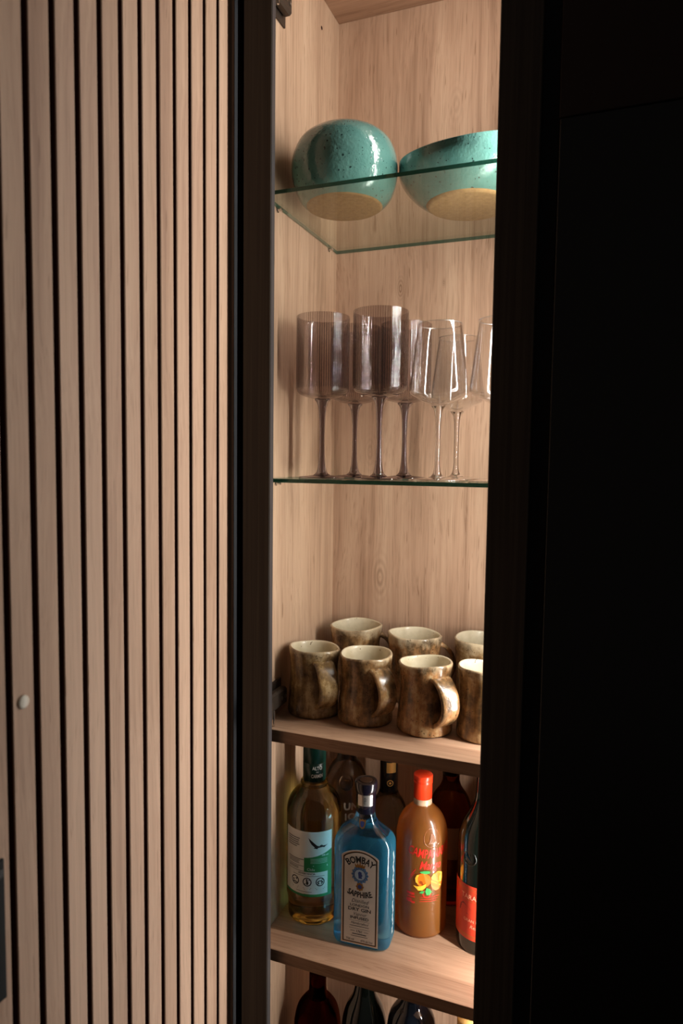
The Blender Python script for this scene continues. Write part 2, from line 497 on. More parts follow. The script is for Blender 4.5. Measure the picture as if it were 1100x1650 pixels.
M_frostN = plain('frosted_clear_neck', srgb(190, 160, 130), 0.35)
M_white = plain('white_paper', srgb(226, 226, 220), 0.5)
M_offw = plain('ivory_paper', srgb(216, 210, 200), 0.5)
M_green = plain('green_print', srgb(30, 124, 66), 0.45)
M_dgreen = plain('dark_green_cap', srgb(12, 46, 37), 0.3)
M_ink = plain('black_ink', srgb(24, 22, 22), 0.6)
M_grey = plain('grey_ink', srgb(120, 122, 120), 0.6)
M_gold = plain('bronze_gold_foil', srgb(172, 124, 62), 0.32, metal=0.5)
M_bluep = plain('pale_blue_print', srgb(96, 140, 182), 0.55)
M_blued = plain('deep_blue_print', srgb(44, 66, 128), 0.55)
M_navycap = plain('black_violet_cap', srgb(20, 17, 30), 0.22, coat=0.5)
M_silver = plain('silver_band', srgb(206, 202, 196), 0.3, metal=0.8)
M_redcap = plain('red_orange_cap', srgb(226, 62, 28), 0.28)
M_redp = plain('red_print', srgb(222, 40, 26), 0.45)
M_mango = plain('orange_mango_print', srgb(250, 112, 22), 0.45)
M_mangoy = plain('yellow_mango_print', srgb(255, 196, 60), 0.45)
M_leaf = plain('green_leaf_print', srgb(60, 160, 80), 0.45)
M_redlab = plain('red_wine_label', srgb(205, 58, 32), 0.45)
M_dredp = plain('dark_red_print', srgb(120, 28, 20), 0.5)
M_peach = plain('peach_print', srgb(236, 176, 140), 0.5)
M_cork = plain('cream_neck_label', srgb(206, 166, 98), 0.5)
M_blackcap = plain('black_gloss_cap', srgb(18, 17, 16), 0.2, coat=0.4)
M_capcoil = plain('tarnished_cap_top', srgb(70, 52, 40), 0.4)

# ------------------------------------------------------------------ setting
floor = box('floor', -1.6, 1.6, -2.4, 0.34, FLOOR - 0.03, FLOOR, M_floor); struct(floor)

wall = box('wall_left', -0.075, XS - 0.0135, -1.25, 0.31, FLOOR, 1.15, M_groove)
struct(wall, 'slatted wood panel with dark grooves left of the cabinet')
HALF = 0.0035
sv, sf = box_geo(XS - 0.0138, XS, -PITCH_SLAT + HALF, -HALF, FLOOR + 0.002, 1.15, 0.0009)
slat_meshes = []
for m in M_slat:
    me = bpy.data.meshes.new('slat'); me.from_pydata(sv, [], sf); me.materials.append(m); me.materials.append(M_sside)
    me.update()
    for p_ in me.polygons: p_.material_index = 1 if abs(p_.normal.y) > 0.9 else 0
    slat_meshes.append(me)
y = GROOVE0 + PITCH_SLAT
for k in range(34):
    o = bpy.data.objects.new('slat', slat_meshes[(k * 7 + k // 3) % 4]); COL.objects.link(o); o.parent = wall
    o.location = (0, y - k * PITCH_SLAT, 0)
box('slat', XS - 0.0138, XS, -0.0251, -0.0190, FLOOR + 0.002, 1.15, M_slat[0], wall)
o = box('trim_1', XS - 0.0138, XS - 0.001, -0.0188, -0.0075, FLOOR + 0.002, 1.15, M_trimk); struct(o, 'thin blue black trim where the slats end')

pad = thing('bumper_pad', 'small round cream bumper pad stuck on a wood slat', 'bumper pad', (XS, -0.4078, -0.2282))
v, f = lathe_geo([(0, 0), (0.0062, 0), (0.0066, 0.0006), (0.0062, 0.0016), (0.0045, 0.0022), (0, 0.0024)], 28)
mesh('pad', [(z, -x, yy) for x, yy, z in v], f, M_cream, pad, True)

hs = thing('pull_bar', 'slim dark upright bar at the left edge of the slats', 'handle', (XS, -0.451, -0.43))
box('bar', 0.0002, 0.004, -0.014, 0.0150, -0.068, 0.066, M_dgrey, hs, 0.0012)
box('end_cap', 0.0042, 0.0052, -0.011, 0.0120, 0.050, 0.058, M_panelL, hs, 0.0003)

# ------------------------------------------------------------------ display cabinet
ZB = Z5
cab = thing('display_cabinet', 'tall narrow open display cabinet lined in light oak with black frame', 'cabinet', (0, 0, FLOOR))
def cbox(name, x0, x1, y0, y1, z0, z1, mat, bev=0.0, parent=None):
    # children are modelled in cabinet coordinates, base of the cabinet at z = 0
    return box(name, x0, x1, y0, y1, z0 - FLOOR, z1 - FLOOR, mat, parent or cab, bev)
def cwood(name, *a):
    # oak panels keep world heights in their own texture space
    x0, x1, y0, y1, z0, z1, mat = a
    o = box(name, x0, x1, y0, y1, z0, z1, mat, cab); o.location = (0, 0, -FLOOR); return o
lp = cwood('side_panel', -0.018, 0.0, 0.0, D, ZB - 0.018, ZT + 0.018, M_side)
cwood('side_panel', W, W + 0.016, 0.0, LED_Y[0] - 0.001, ZB - 0.018, ZT + 0.018, M_side)
cwood('side_panel', W, W + 0.016, LED_Y[1] + 0.001, D, ZB - 0.018, ZT + 0.018, M_side)
cwood('back_panel', -0.018, W + 0.016, D, D + 0.008, ZB - 0.018, ZT + 0.018, M_back)
cwood('top_panel', 0.0003, W - 0.0003, 0.0, D - 0.0003, ZT, ZT + 0.018, M_shelf)
cwood('bottom_panel', 0.0003, W - 0.0003, 0.0, D - 0.0003, ZB - 0.018, ZB, M_shelf)
cbox('plinth', -0.018, W + 0.016, 0.02, D, FLOOR, ZB - 0.0185, M_black)
for x0, x1, inner in ((-0.0125, 0.0303, 1), (0.3345, 0.3840, -1)):
    st = cbox('frame_stile', x0, x1, -0.0235, -0.0125, FLOOR + 0.001, 1.12, M_black, 0.0008)
    if inner > 0:
        cbox('edge_band', x1, x1 + 0.0005, -0.0226, -0.0133, FLOOR + 0.002, 1.119, M_bedge, 0, st)
    else:
        cbox('edge_band', x0 - 0.0005, x0, -0.0226, -0.0133, FLOOR + 0.002, 1.119, M_bedge, 0, st)
cbox('frame_rail', 0.0312, 0.3335, -0.0233, -0.0127, ZT + 0.02, 1.12, M_black)

def hinge(zc):
    h = cbox('hinge', 0.0002, 0.0030, 0.030, 0.074, zc - 0.024, zc + 0.024, M_dmetal, 0.0008)   # mounting plate
    cbox('hinge_arm', 0.0032, 0.0170, 0.004, 0.068, zc - 0.0135, zc + 0.0135, M_dmetal, 0.0030, h)
    cbox('hinge_link', 0.0060, 0.0240, -0.0122, 0.0060, zc - 0.0190, zc + 0.0095, M_dmetal, 0.0020, h)
    for dy, dz in ((0.048, 0.0), (0.060, 0.0)):
        v, f = lathe_geo([(0, 0), (0.0032, 0), (0.0032, 0.0008), (0.0012, 0.0009), (0, 0.0003)], 14)
        mesh('screw', [(z + 0.0171, dy + x, yy + zc + dz - FLOOR) for x, yy, z in v], f, M_metal, h)
    v, f = lathe_geo([(0, -0.012), (0.0016, -0.012), (0.0016, 0.012), (0, 0.012)], 12)
    mesh('pin', [(x + 0.0215, yy + 0.012, z + zc - 0.018 - FLOOR) for x, yy, z in v], f, M_chrome, h, False)
hinge(-0.3640)
hinge(0.6640)

def pin(x, yy, z, sgn):
    # small metal shelf pin under the glass: collar on the panel and a stub that carries the pane
    v, f = lathe_geo([(0, 0), (0.0042, 0), (0.0042, 0.0016), (0.0025, 0.0018), (0.0025, 0.0088), (0.0019, 0.0094), (0, 0.0094)], 16)
    mesh('shelf_pin', [(x + sgn * c, yy + a, b + z - FLOOR) for a, b, c in v], f, M_chrome, cab, False)
for z in (Z1 - 0.0025, Z2 - 0.0055):
    for yy in (0.055, 0.256):
        pin(0.0, yy, z - 0.0026, 1); pin(W, yy, z - 0.0026, -1)
# drilled hole high on the side panel
v, f = lathe_geo([(0, 0), (0.0024, 0), (0.0031, 0.0002), (0, 0.0003)], 14)
mesh('drill_hole', [(c + 0.0001, 0.2164 + a, b + 0.7222 - FLOOR) for a, b, c in v], f, M_groove, cab)

led = thing('led_strip', 'vertical warm white light strip set in the right cabinet side', 'light strip', (W, 0.061, ZB))
v, f = box_geo(0.0006, 0.0009, LED_Y[0] + 0.0006 - 0.061, LED_Y[1] - 0.0006 - 0.061, 0.002, ZT - ZB - 0.002)
NL = 24
vv, ff = [], []
for i in range(NL + 1):
    z = 0.002 + (ZT - ZB - 0.004) * i / NL
    vv += [(0.0003, LED_Y[0] + 0.0006 - 0.061, z), (0.0003, LED_Y[1] - 0.0006 - 0.061, z)]
for i in range(NL): ff.append((2 * i, 2 * i + 2, 2 * i + 3, 2 * i + 1))
mesh('diffuser', vv, ff, M_led, led)
box('channel', 0.0012, 0.0120, LED_Y[0] - 0.061, LED_Y[1] - 0.061, 0.0, ZT - ZB, M_alu, led)

ld = bpy.data.lights.new('led_light', 'AREA'); ld.shape = 'RECTANGLE'; ld.size = LED_Y[1] - LED_Y[0] - 0.0016; ld.size_y = ZT - ZB - 0.006
ld.energy = LED_POWER; ld.color = LED_COLOR; ld.spread = math.radians(LED_SPREAD)
lo = bpy.data.objects.new('led_light', ld); COL.objects.link(lo); lo.parent = led
lo.location = (0.0001, 0, (ZT - ZB) / 2)
# shines towards -x, turned a little to the back of the cabinet
lo.rotation_euler = (Matrix.Rotation(-math.radians(7), 3, 'Z') @ Matrix(((0, 0, 1), (1, 0, 0), (0, 1, 0)))).to_euler()

# shelves
def wood_shelf(zt, label):
    s = thing('wooden_shelf', label, 'shelf', (0, 0, zt - 0.018), group='wooden shelves of the cabinet')
    box('board', 0.0004, W - 0.0004, 0.0012, D - 0.0004, 0.0, 0.018, M_shelf, s)
    box('front_edge', 0.0004, W - 0.0004, 0.0, 0.0011, 0.0, 0.018, M_edge, s)
    return s
wood_shelf(Z3, 'wooden oak shelf carrying the pottery mugs')
wood_shelf(Z4, 'wooden oak shelf carrying the blue gin bottle and its neighbours')

def glass_shelf(zt, label):
    t = 0.0055
    s = thing('glass_shelf', label, 'shelf', (0, 0, zt - t), group='glass shelves of the cabinet')
    x0, x1, y0, y1 = 0.0016, W - 0.0016, 0.0065, D - 0.0006
    v, f = box_geo(x0, x1, y0, y1, 0, t)
    mesh('pane', v, f, [M_pane, M_pedge], s, False, [0, 0, 1, 1, 1, 1])
glass_shelf(Z1 + 0.003, 'glass shelf with green edge under the two teal bowls')
glass_shelf(Z2, 'glass shelf with green edge under the wine glasses')

# ------------------------------------------------------------------ black unit on the right
unit = thing('black_tall_unit', 'near black tall unit with flat panels at the right edge', 'cabinet', (0.40, -0.02, FLOOR))
def ubox(name, x0, x1, y0, y1, z0, z1, mat, bev=0.0):
    return box(name, x0 - 0.40, x1 - 0.40, y0 + 0.02, y1 + 0.02, z0 - FLOOR, z1 - FLOOR, mat, unit, bev)
ubox('side_strip', 0.3800, 0.4040, -0.012, -0.001, FLOOR, 1.12, M_strip)
ubox('carcass', 0.4180, 1.20, 0.0, 0.30, FLOOR, 1.12, M_panelL)
ubox('upper_door', 0.4048, 1.20, -0.022, -0.001, 0.4045, 1.12, M_panelU, 0.0008)
lowd = ubox('lower_door', 0.4060, 1.20, -0.026, -0.001, FLOOR + 0.02, 0.4015, M_panelL, 0.0012)

# ------------------------------------------------------------------ bowls
def bowl(name, label, loc, prof_out, prof_in, rbase, n=96, rfun=None, hfun=None):
    b = thing(name, label, 'bowl', loc)
    v, f = lathe_geo(prof_out + prof_in, n, rfun, hfun)
    mesh('body', v, f, M_teal, b, True)
    # unglazed foot, a shallow disc just under the glaze line
    v, f = lathe_geo([(0, 0.0), (rbase - 0.002, 0.0), (rbase, 0.0004), (rbase + 0.004, 0.0032), (rbase + 0.0042, 0.0036)], n, rfun)
    mesh('unglazed_base', v, f, M_clay, b, True)
    return b
wob = lambda a, r, z: r * (1 + 0.010 * math.sin(2 * a + 0.6) + 0.006 * math.sin(3 * a + 2 + z * 30) + 0.003 * math.sin(7 * a + z * 60))
po = spline([(0.0005, 0.0012), (0.050, 0.0012), (0.0605, 0.0040), (0.0715, 0.0165), (0.0782, 0.036), (0.0800, 0.054), (0.0778, 0.072), (0.0700, 0.090), (0.0570, 0.1020), (0.0460, 0.1065)], 5)
pi_ = spline([(0.0460, 0.1065), (0.0442, 0.1058), (0.0460, 0.1030), (0.060, 0.092), (0.072, 0.072), (0.075, 0.054), (0.072, 0.036), (0.058, 0.016), (0.0005, 0.009)], 4)[1:]
bowl('round_bowl', 'round speckled teal bowl with inward curved rim on the upper glass shelf', (0.0885, 0.1030, Z1 + 0.0032), po, pi_, 0.0555, rfun=wob)
HB = lambda a: 1.0 - 0.115 * math.cos(2 * (a + 0.14)) + 0.065 * math.sin(a)
wob2 = lambda a, r, z: r * (1 + 0.012 * math.sin(2 * a + 2.2) + 0.008 * math.sin(3 * a + z * 20))
hf2 = lambda a, r, z: z * (1 + (HB(a) - 1) * min(1, max(0, (z - 0.02) / 0.04)))
po = spline([(0.0005, 0.0012), (0.052, 0.0012), (0.064, 0.0040), (0.081, 0.0150), (0.096, 0.0300), (0.1045, 0.0440), (0.1060, 0.0560), (0.1062, 0.0620)], 5)
pi_ = spline([(0.1062, 0.0620), (0.1040, 0.0634), (0.1015, 0.0620), (0.0985, 0.046), (0.089, 0.030), (0.070, 0.015), (0.0005, 0.008)], 4)[1:]
bowl('open_bowl', 'wide open speckled teal bowl with uneven rim beside the round one', (0.2650, 0.1610, Z1 + 0.0032), po, pi_, 0.0590, rfun=wob2, hfun=hf2)

# ------------------------------------------------------------------ wine glasses
GS = 'smoked ribbed wine glasses'
def smoked_glass():
    g = thing('smoked_wine_glass', 'x', 'wine glass', group=GS)
    NR = 72
    n = NR * 4
    rib = lambda a, r, z: r + (0.00042 * abs(math.cos(NR * a / 2)) if z > 0.133 and r > 0.036 else 0)
    outer = [(0.0045, 0.1210), (0.012, 0.1217), (0.026, 0.1250), (0.0355, 0.1290), (0.0388, 0.1325), (0.0400, 0.1370), (0.0403, 0.160), (0.0403, 0.200), (0.0403, 0.2465)]
    V, F = lathe_geo(outer, n, rib)
    inner = [(0.0394, 0.2468), (0.0390, 0.2460), (0.0389, 0.200), (0.0388, 0.1390), (0.0375, 0.1345), (0.0345, 0.1315), (0.024, 0.1275), (0.010, 0.1250), (0, 0.1246)]
    V2, F2 = lathe_geo(inner, 72)
    # rim joins the ribbed outside to the smooth inside
    v, f = join_geo([(V, F), (V2, F2)])
    NB = 5 * n                                    # faces of the rounded underside carry no ribs
    mesh('bowl', v, f, [M_rib, M_smoke], g, True, [1] * NB + [0] * (len(F) - NB) + [1] * len(F2))
    st = spline([(0.0, 0.1214), (0.0118, 0.1214), (0.0088, 0.1165), (0.0062, 0.1080), (0.0046, 0.090), (0.0040, 0.068), (0.0042, 0.045), (0.0052, 0.025), (0.0078, 0.0105), (0.0130, 0.0050)], 4)
    lathe('stem', [(0, 0.1214)] + st[4:] + [(0, 0.0048)], M_smokeS, g, 32)
    lathe('foot', [(0, 0.0052), (0.012, 0.0050), (0.022, 0.0036), (0.0345, 0.0022), (0.0365, 0.0012), (0.0350, 0.0002), (0, 0.0002)], M_smokeS, g, 64)
    return g
sg = smoked_glass()
for i, (x, yy, lab) in enumerate((
        (0.0576, 0.100, 'smoked grey ribbed wine glass at the front, nearest the left side panel'),
        (0.1535, 0.090, 'smoked grey ribbed wine glass at the front, second from the left panel'),
        (0.0765, 0.195, 'smoked grey ribbed wine glass at the back, behind the two front smoked ones'),
        (0.1625, 0.195, 'smoked grey ribbed wine glass at the back, beside the clear glasses'))):
    g = sg if i == 0 else copy_tree(sg)
    g.location = (x, yy, Z2); g.rotation_euler = (0, 0, 0.3 * i); g['label'] = lab
def clear_glass():
    g = thing('clear_wine_glass', 'x', 'wine glass', group='clear tapered wine glasses')
    outer = [(0.0040, 0.1060), (0.010, 0.1075), (0.024, 0.1140), (0.0372, 0.1210), (0.0418, 0.1258), (0.0420, 0.1300), (0.0395, 0.152), (0.0365, 0.178), (0.0335, 0.204), (0.0316, 0.2215)]
    inner = [(0.0312, 0.2219), (0.0308, 0.2213), (0.0327, 0.204), (0.0357, 0.178), (0.0387, 0.152), (0.0410, 0.1302), (0.0404, 0.1272), (0.036, 0.1235), (0.024, 0.1168), (0.010, 0.1108), (0, 0.1100)]
    v, f = lathe_geo(outer + inner, 72)
    mesh('bowl', v, f, M_clear, g, True)
    lathe('rim', [(0.0312 + 0.00065 * math.cos(q), 0.2220 + 0.00065 * math.sin(q)) for q in [2 * PI * i / 8 for i in range(9)]], M_rim, g, 72)
    st = spline([(0.0105, 0.1068), (0.0068, 0.1020), (0.0046, 0.092), (0.0039, 0.068), (0.0038, 0.040), (0.0045, 0.018), (0.0075, 0.0082), (0.0130, 0.0045)], 4)
    lathe('stem', [(0, 0.1068)] + st + [(0, 0.0044)], M_clearS, g, 32)
    lathe('foot', [(0, 0.0048), (0.013, 0.0045), (0.026, 0.0034), (0.0400, 0.0018), (0.0412, 0.0010), (0.0400, 0.0002), (0, 0.0002)], M_clearS, g, 64)
    return g
cg = clear_glass()
for i, (x, yy, lab) in enumerate((
        (0.2430, 0.088, 'clear tapered wine glass at the front, beside the smoked glasses'),
        (0.2460, 0.203, 'clear wine glass standing behind the front clear one'),
        (0.3300, 0.084, 'clear tapered wine glass cut off by the black frame'))):
    g = cg if i == 0 else copy_tree(cg)
    g.location = (x, yy, Z2); g['label'] = lab

# ------------------------------------------------------------------ mugs
def mug(label, x, yy, az, H, rb, rw, rr, seed, hw=0.0145):
    g = thing('pottery_mug', label, 'mug', (x, yy, Z3), group='brown pottery mugs')
    rnd = random.Random(seed)
    p1, p2, p3 = (rnd.uniform(0, 6.28) for _ in range(3))
    rf = lambda a, r, z: r * (1 + 0.012 * math.sin(2 * a + p1) + 0.006 * math.sin(3 * a + p2 + z * 40) + 0.003 * math.sin(5 * a + z * 90))
    hf = lambda a, r, z: z + (0.0016 * math.sin(a + p3) + 0.0009 * math.sin(3 * a + p1)) * max(0, z / H) ** 3
    out = spline([(rb - 0.004, 0.0003), (rb, 0.0035), (rb - 0.0008, 0.018), ((rb + rw) / 2, 0.040), (rw, 0.064), (rw + 0.0006, 0.082), ((rw + rr) / 2 + 0.0006, 0.094), (rr, H - 0.003), (rr - 0.0010, H - 0.0004), (rr - 0.0024, H)], 4)
    inn = spline([(rr - 0.0024, H), (rr - 0.0042, H - 0.0012), (rr - 0.0052, H - 0.008), (rw - 0.0052, 0.070), (rb - 0.0085, 0.016), (rb - 0.015, 0.0085), (0.002, 0.0075)], 4)
    v1, f1 = lathe_geo([(0, 0.0003)] + out, 72, rf, hf)
    v2, f2 = lathe_geo(inn + [(0, 0.0075)], 72, rf, hf)
    V, F = join_geo([(v1, f1), (v2, f2)])
    mesh('body', V, F, [M_mug[seed % 4], M_mugin], g, True, [0] * len(f1) + [1] * len(f2))
    # strap handle: flat rounded band swept along a curve in the plane of azimuth az
    path = spline([(rw - 0.0035, H - 0.0170), (rw + 0.0060, H - 0.0200), (rw + 0.0165, H - 0.0300), (rw + 0.0235, H - 0.0450), (rw + 0.0230, H - 0.0610), (rw + 0.0150, H - 0.0750), (rw + 0.0030, H - 0.0835), (rw - 0.0020, H - 0.0870)], 5)
    V, F = [], []
    NS = 14
    for i, (pr, pz) in enumerate(path):
        a_, b_ = path[max(0, i - 1)], path[min(len(path) - 1, i + 1)]
        tx, tz = b_[0] - a_[0], b_[1] - a_[1]; L = math.hypot(tx, tz); nx, nz = -tz / L, tx / L
        s = i / (len(path) - 1)
        wd = hw * (1.15 - 0.30 * s + 0.15 * s * s) ; th = 0.0036
        for k in range(NS):
            q = 2 * PI * k / NS
            c, sn = math.cos(q), math.sin(q)
            cu = math.copysign(abs(c) ** 0.30, c) * wd; su = math.copysign(abs(sn) ** 0.55, sn) * th
            rad, hh = pr + nx * su, pz + nz * su
            V.append((rad * math.sin(az) + cu * math.cos(az), -rad * math.cos(az) + cu * math.sin(az), hh))
    for i in range(len(path) - 1):
        for k in range(NS):
            k2 = (k + 1) % NS; F.append((i * NS + k, i * NS + k2, (i + 1) * NS + k2, (i + 1) * NS + k))
    F.append(tuple(range(NS))[::-1]); F.append(tuple((len(path) - 1) * NS + k for k in range(NS)))
    mesh('handle', V, F, M_mug[seed % 4], g, True)
    return g
R_ = math.radians
mug('brown pottery mug at the front nearest the left side panel', 0.0503, 0.096, R_(44), 0.1045, 0.0412, 0.0380, 0.0402, 0)
mug('brown pottery mug at the front, second from the left panel', 0.1360, 0.098, R_(50), 0.1035, 0.0430, 0.0385, 0.0410, 1)
mug('brown pottery mug at the front with a bulging highlit handle', 0.2309, 0.094, R_(50), 0.1025, 0.0415, 0.0372, 0.0402, 2)
mug('brown pottery mug at the front cut off by the black frame', 0.3170, 0.1029, R_(60), 0.1026, 0.0400, 0.0370, 0.0395, 3)
mug('brown pottery mug in the back row nearest the left side panel', 0.0690, 0.2365, R_(118), 0.1115, 0.0405, 0.0410, 0.0455, 5)
mug('brown pottery mug in the middle of the back row', 0.1800, 0.2190, R_(118), 0.1110, 0.0420, 0.0420, 0.0450, 6)
mug('brown pottery mug in the back row cut off by the black frame', 0.2900, 0.2330, R_(120), 0.1110, 0.0415, 0.0415, 0.0445, 7)

# ------------------------------------------------------------------ bottles on the middle wooden shelf
def art(name, parts, mat, parent):
    v, f = join_geo(parts); return mesh(name, v, f, mat, parent)

# -- pisco style bottle with green cap
def bottle_green_cap():
    b = thing('spirit_bottle', 'pale gold spirit bottle with green cap and white and green label', 'bottle', (0.0470, 0.108, Z4 + 0.0002))
    R = 0.0445
    prof = [(0, 0.004)] + spline([(0.030, 0.0030), (0.0380, 0.0006), (0.0405, 0.0040), (0.0410, 0.0220), (0.0425, 0.0350), (R - 0.0004, 0.0460), (R - 0.0004, 0.100), (R - 0.0004, 0.165), (0.0440, 0.176), (0.0410, 0.190), (0.0330, 0.203), (0.0225, 0.2115), (0.0180, 0.219), (0.0170, 0.229)], 4) + [(0.0170, 0.2990), (0, 0.2990)]
    lathe('glass_body', prof, M_altoG, b, 64)
    lathe('neck_ring', [(0.0172, 0.2150), (0.0215, 0.2150), (0.0225, 0.2180), (0.0215, 0.2215), (0.0172, 0.2215)], M_altoG, b, 48)
    cap = lathe('cap', [(0.0173, 0.2245), (0.0185, 0.2245), (0.0185, 0.2530), (0.0181, 0.2534), (0.0181, 0.2544), (0.0185, 0.2548), (0.0185, 0.3030), (0.0178, 0.3040), (0, 0.3040)], M_dgreen, b, 48)
    az = R_(38)
    t = [text_geo('ALTO', 8.0, 0, 247, bold=0.15, xs=0.8), text_geo('del', 4.0, 0, 241.2, xs=0.9), text_geo('CARMEN', 8.0, 0, 234.2, bold=0.15, xs=0.62)]
    art('lettering', [on_cyl(g, 0.0185, az, 0.00025) for g in t], M_white, cap)
    # label: u in mm about azimuth 9 deg
    a0 = R_(9); k = R * 1000 * PI / 180                     # mm per degree
    U = lambda deg: (deg - 9) * k
    uL, uR = U(-46), U(62.5)
    lab = art('label', [on_cyl(rect2(uL, uR, 50.5, 156.5, 40), R, a0, 0.0)], M_white, b)
    curve = lambda u: 113.5 + 12.5 * ((u - U(-10)) / (U(62) - U(-10))) ** 2 if u > U(-10) else 113.5
    art('green_field', [on_cyl(band2(lambda u: 50.5, curve, U(3.5), uR, 30), R, a0, 0.00015),
                        on_cyl(rect2(uL, U(3.5), 50.5, 54.5, 12), R, a0, 0.00015)], M_green, lab)
    art('warning_box', [on_cyl(rect2(U(-36), U(53.2), 55.0, 91.0, 26), R, a0, 0.0003)], M_white, lab)
    bird = [(12.5, 147), (15, 141.5), (19, 136.5), (23.5, 133.2), (25.5, 131.6), (23, 130.2), (27, 129.8), (30.5, 128.8), (32, 130.8), (36, 131.2), (41, 131.6), (45, 130.8), (49.5, 133.2), (52.8, 135.2), (48, 133.8), (42.5, 134), (40, 135.6), (37, 135.2), (34.5, 133.4), (30, 134.6), (24, 139), (18, 143.2)]
    pics = []
    for du, vv_ in ((-16.6, 74.5), (10.4, 74.8), (37, 75.0)):
        c = U(du)
        pics.append(ring2(c, vv_, 5.6, 7.2, 28)); pics.append(bar2(c - 4.4, vv_ - 4.4, c + 4.4, vv_ + 4.4, 1.3))
    c = U(-16.6); pics += [poly2([(c - 4.6, 75.5), (c + 3, 78.6), (c + 4.4, 76.4), (c - 3.6, 72.8)]), rect2(c - 3.4, c + 3.8, 70.2, 72)]
    c = U(10.4); pics += [disc2(c - 0.6, 78.2, 1.5), poly2([(c - 1.6, 76.6), (c + 1, 76.6), (c + 2.4, 73.5), (c + 1.6, 70.4), (c - 1.5, 70.4)])]
    c = U(37); pics += [poly2([(c - 4.8, 73.2), (c - 4.4, 75.4), (c - 2.2, 77.2), (c + 2.4, 77.2), (c + 4.8, 75), (c + 4.8, 73.2)]), disc2(c - 2.4, 72.6, 1.2), disc2(c + 2.6, 72.6, 1.2)]
    ink = [poly2([(U(a), bb) for a, bb in bird]), text_geo('ADVERTENCIA', 4.2, U(9), 88.2, bold=0.08)] + pics
    for du, wd in ((-16.6, 13), (10.4, 13), (37, 15)):
        ink += [rect2(U(du) - wd / 2, U(du) + wd / 2, 64.6, 65.2), rect2(U(du) - wd * .4, U(du) + wd * .4, 62.6, 63.2)]
    ink += [rect2(U(-22), U(46), 84.2, 84.8, 14), rect2(U(-14), U(20), 58.4, 59.0, 8), rect2(U(-36), U(3.2), 91.4, 92.0, 10), rect2(U(-36), U(3), 99.5, 100.1, 10), rect2(U(-36), U(3), 110, 111, 10)]
    art('black_print', [on_cyl(g, R, a0, 0.00045) for g in ink], M_ink, lab)
    gr = []
    rn = random.Random(3)
    for i, (v0, x1) in enumerate(((143, -6), (139.6, -8), (136.2, -9), (132.8, -7), (129.4, -13))):
        gr.append(rect2(U(-38), U(x1), v0, v0 + 1.7, 10))
    for v0 in (107.5, 105.2, 103, 96.8, 94.6): gr.append(rect2(U(-34), U(-4 - rn.random() * 8), v0, v0 + 1.1, 8))
    art('grey_print', [on_cyl(g, R, a0, 0.00045) for g in gr], M_grey, lab)['kind'] = 'stuff'
    wt = [text_geo('Chile', 6.0, U(18), 95.4), text_geo('500 ml', 4.0, U(47), 118.0, bold=0.06), disc2(U(23), 101.5, 0.6), rect2(U(51), U(53), 99, 102)]
    for v0 in (112.4, 110.2, 108, 105.8): wt.append(rect2(U(17), U(52), v0, v0 + 0.45, 10))
    art('white_print', [on_cyl(g, R, a0, 0.00045) for g in wt], M_white, lab)
bottle_green_cap()

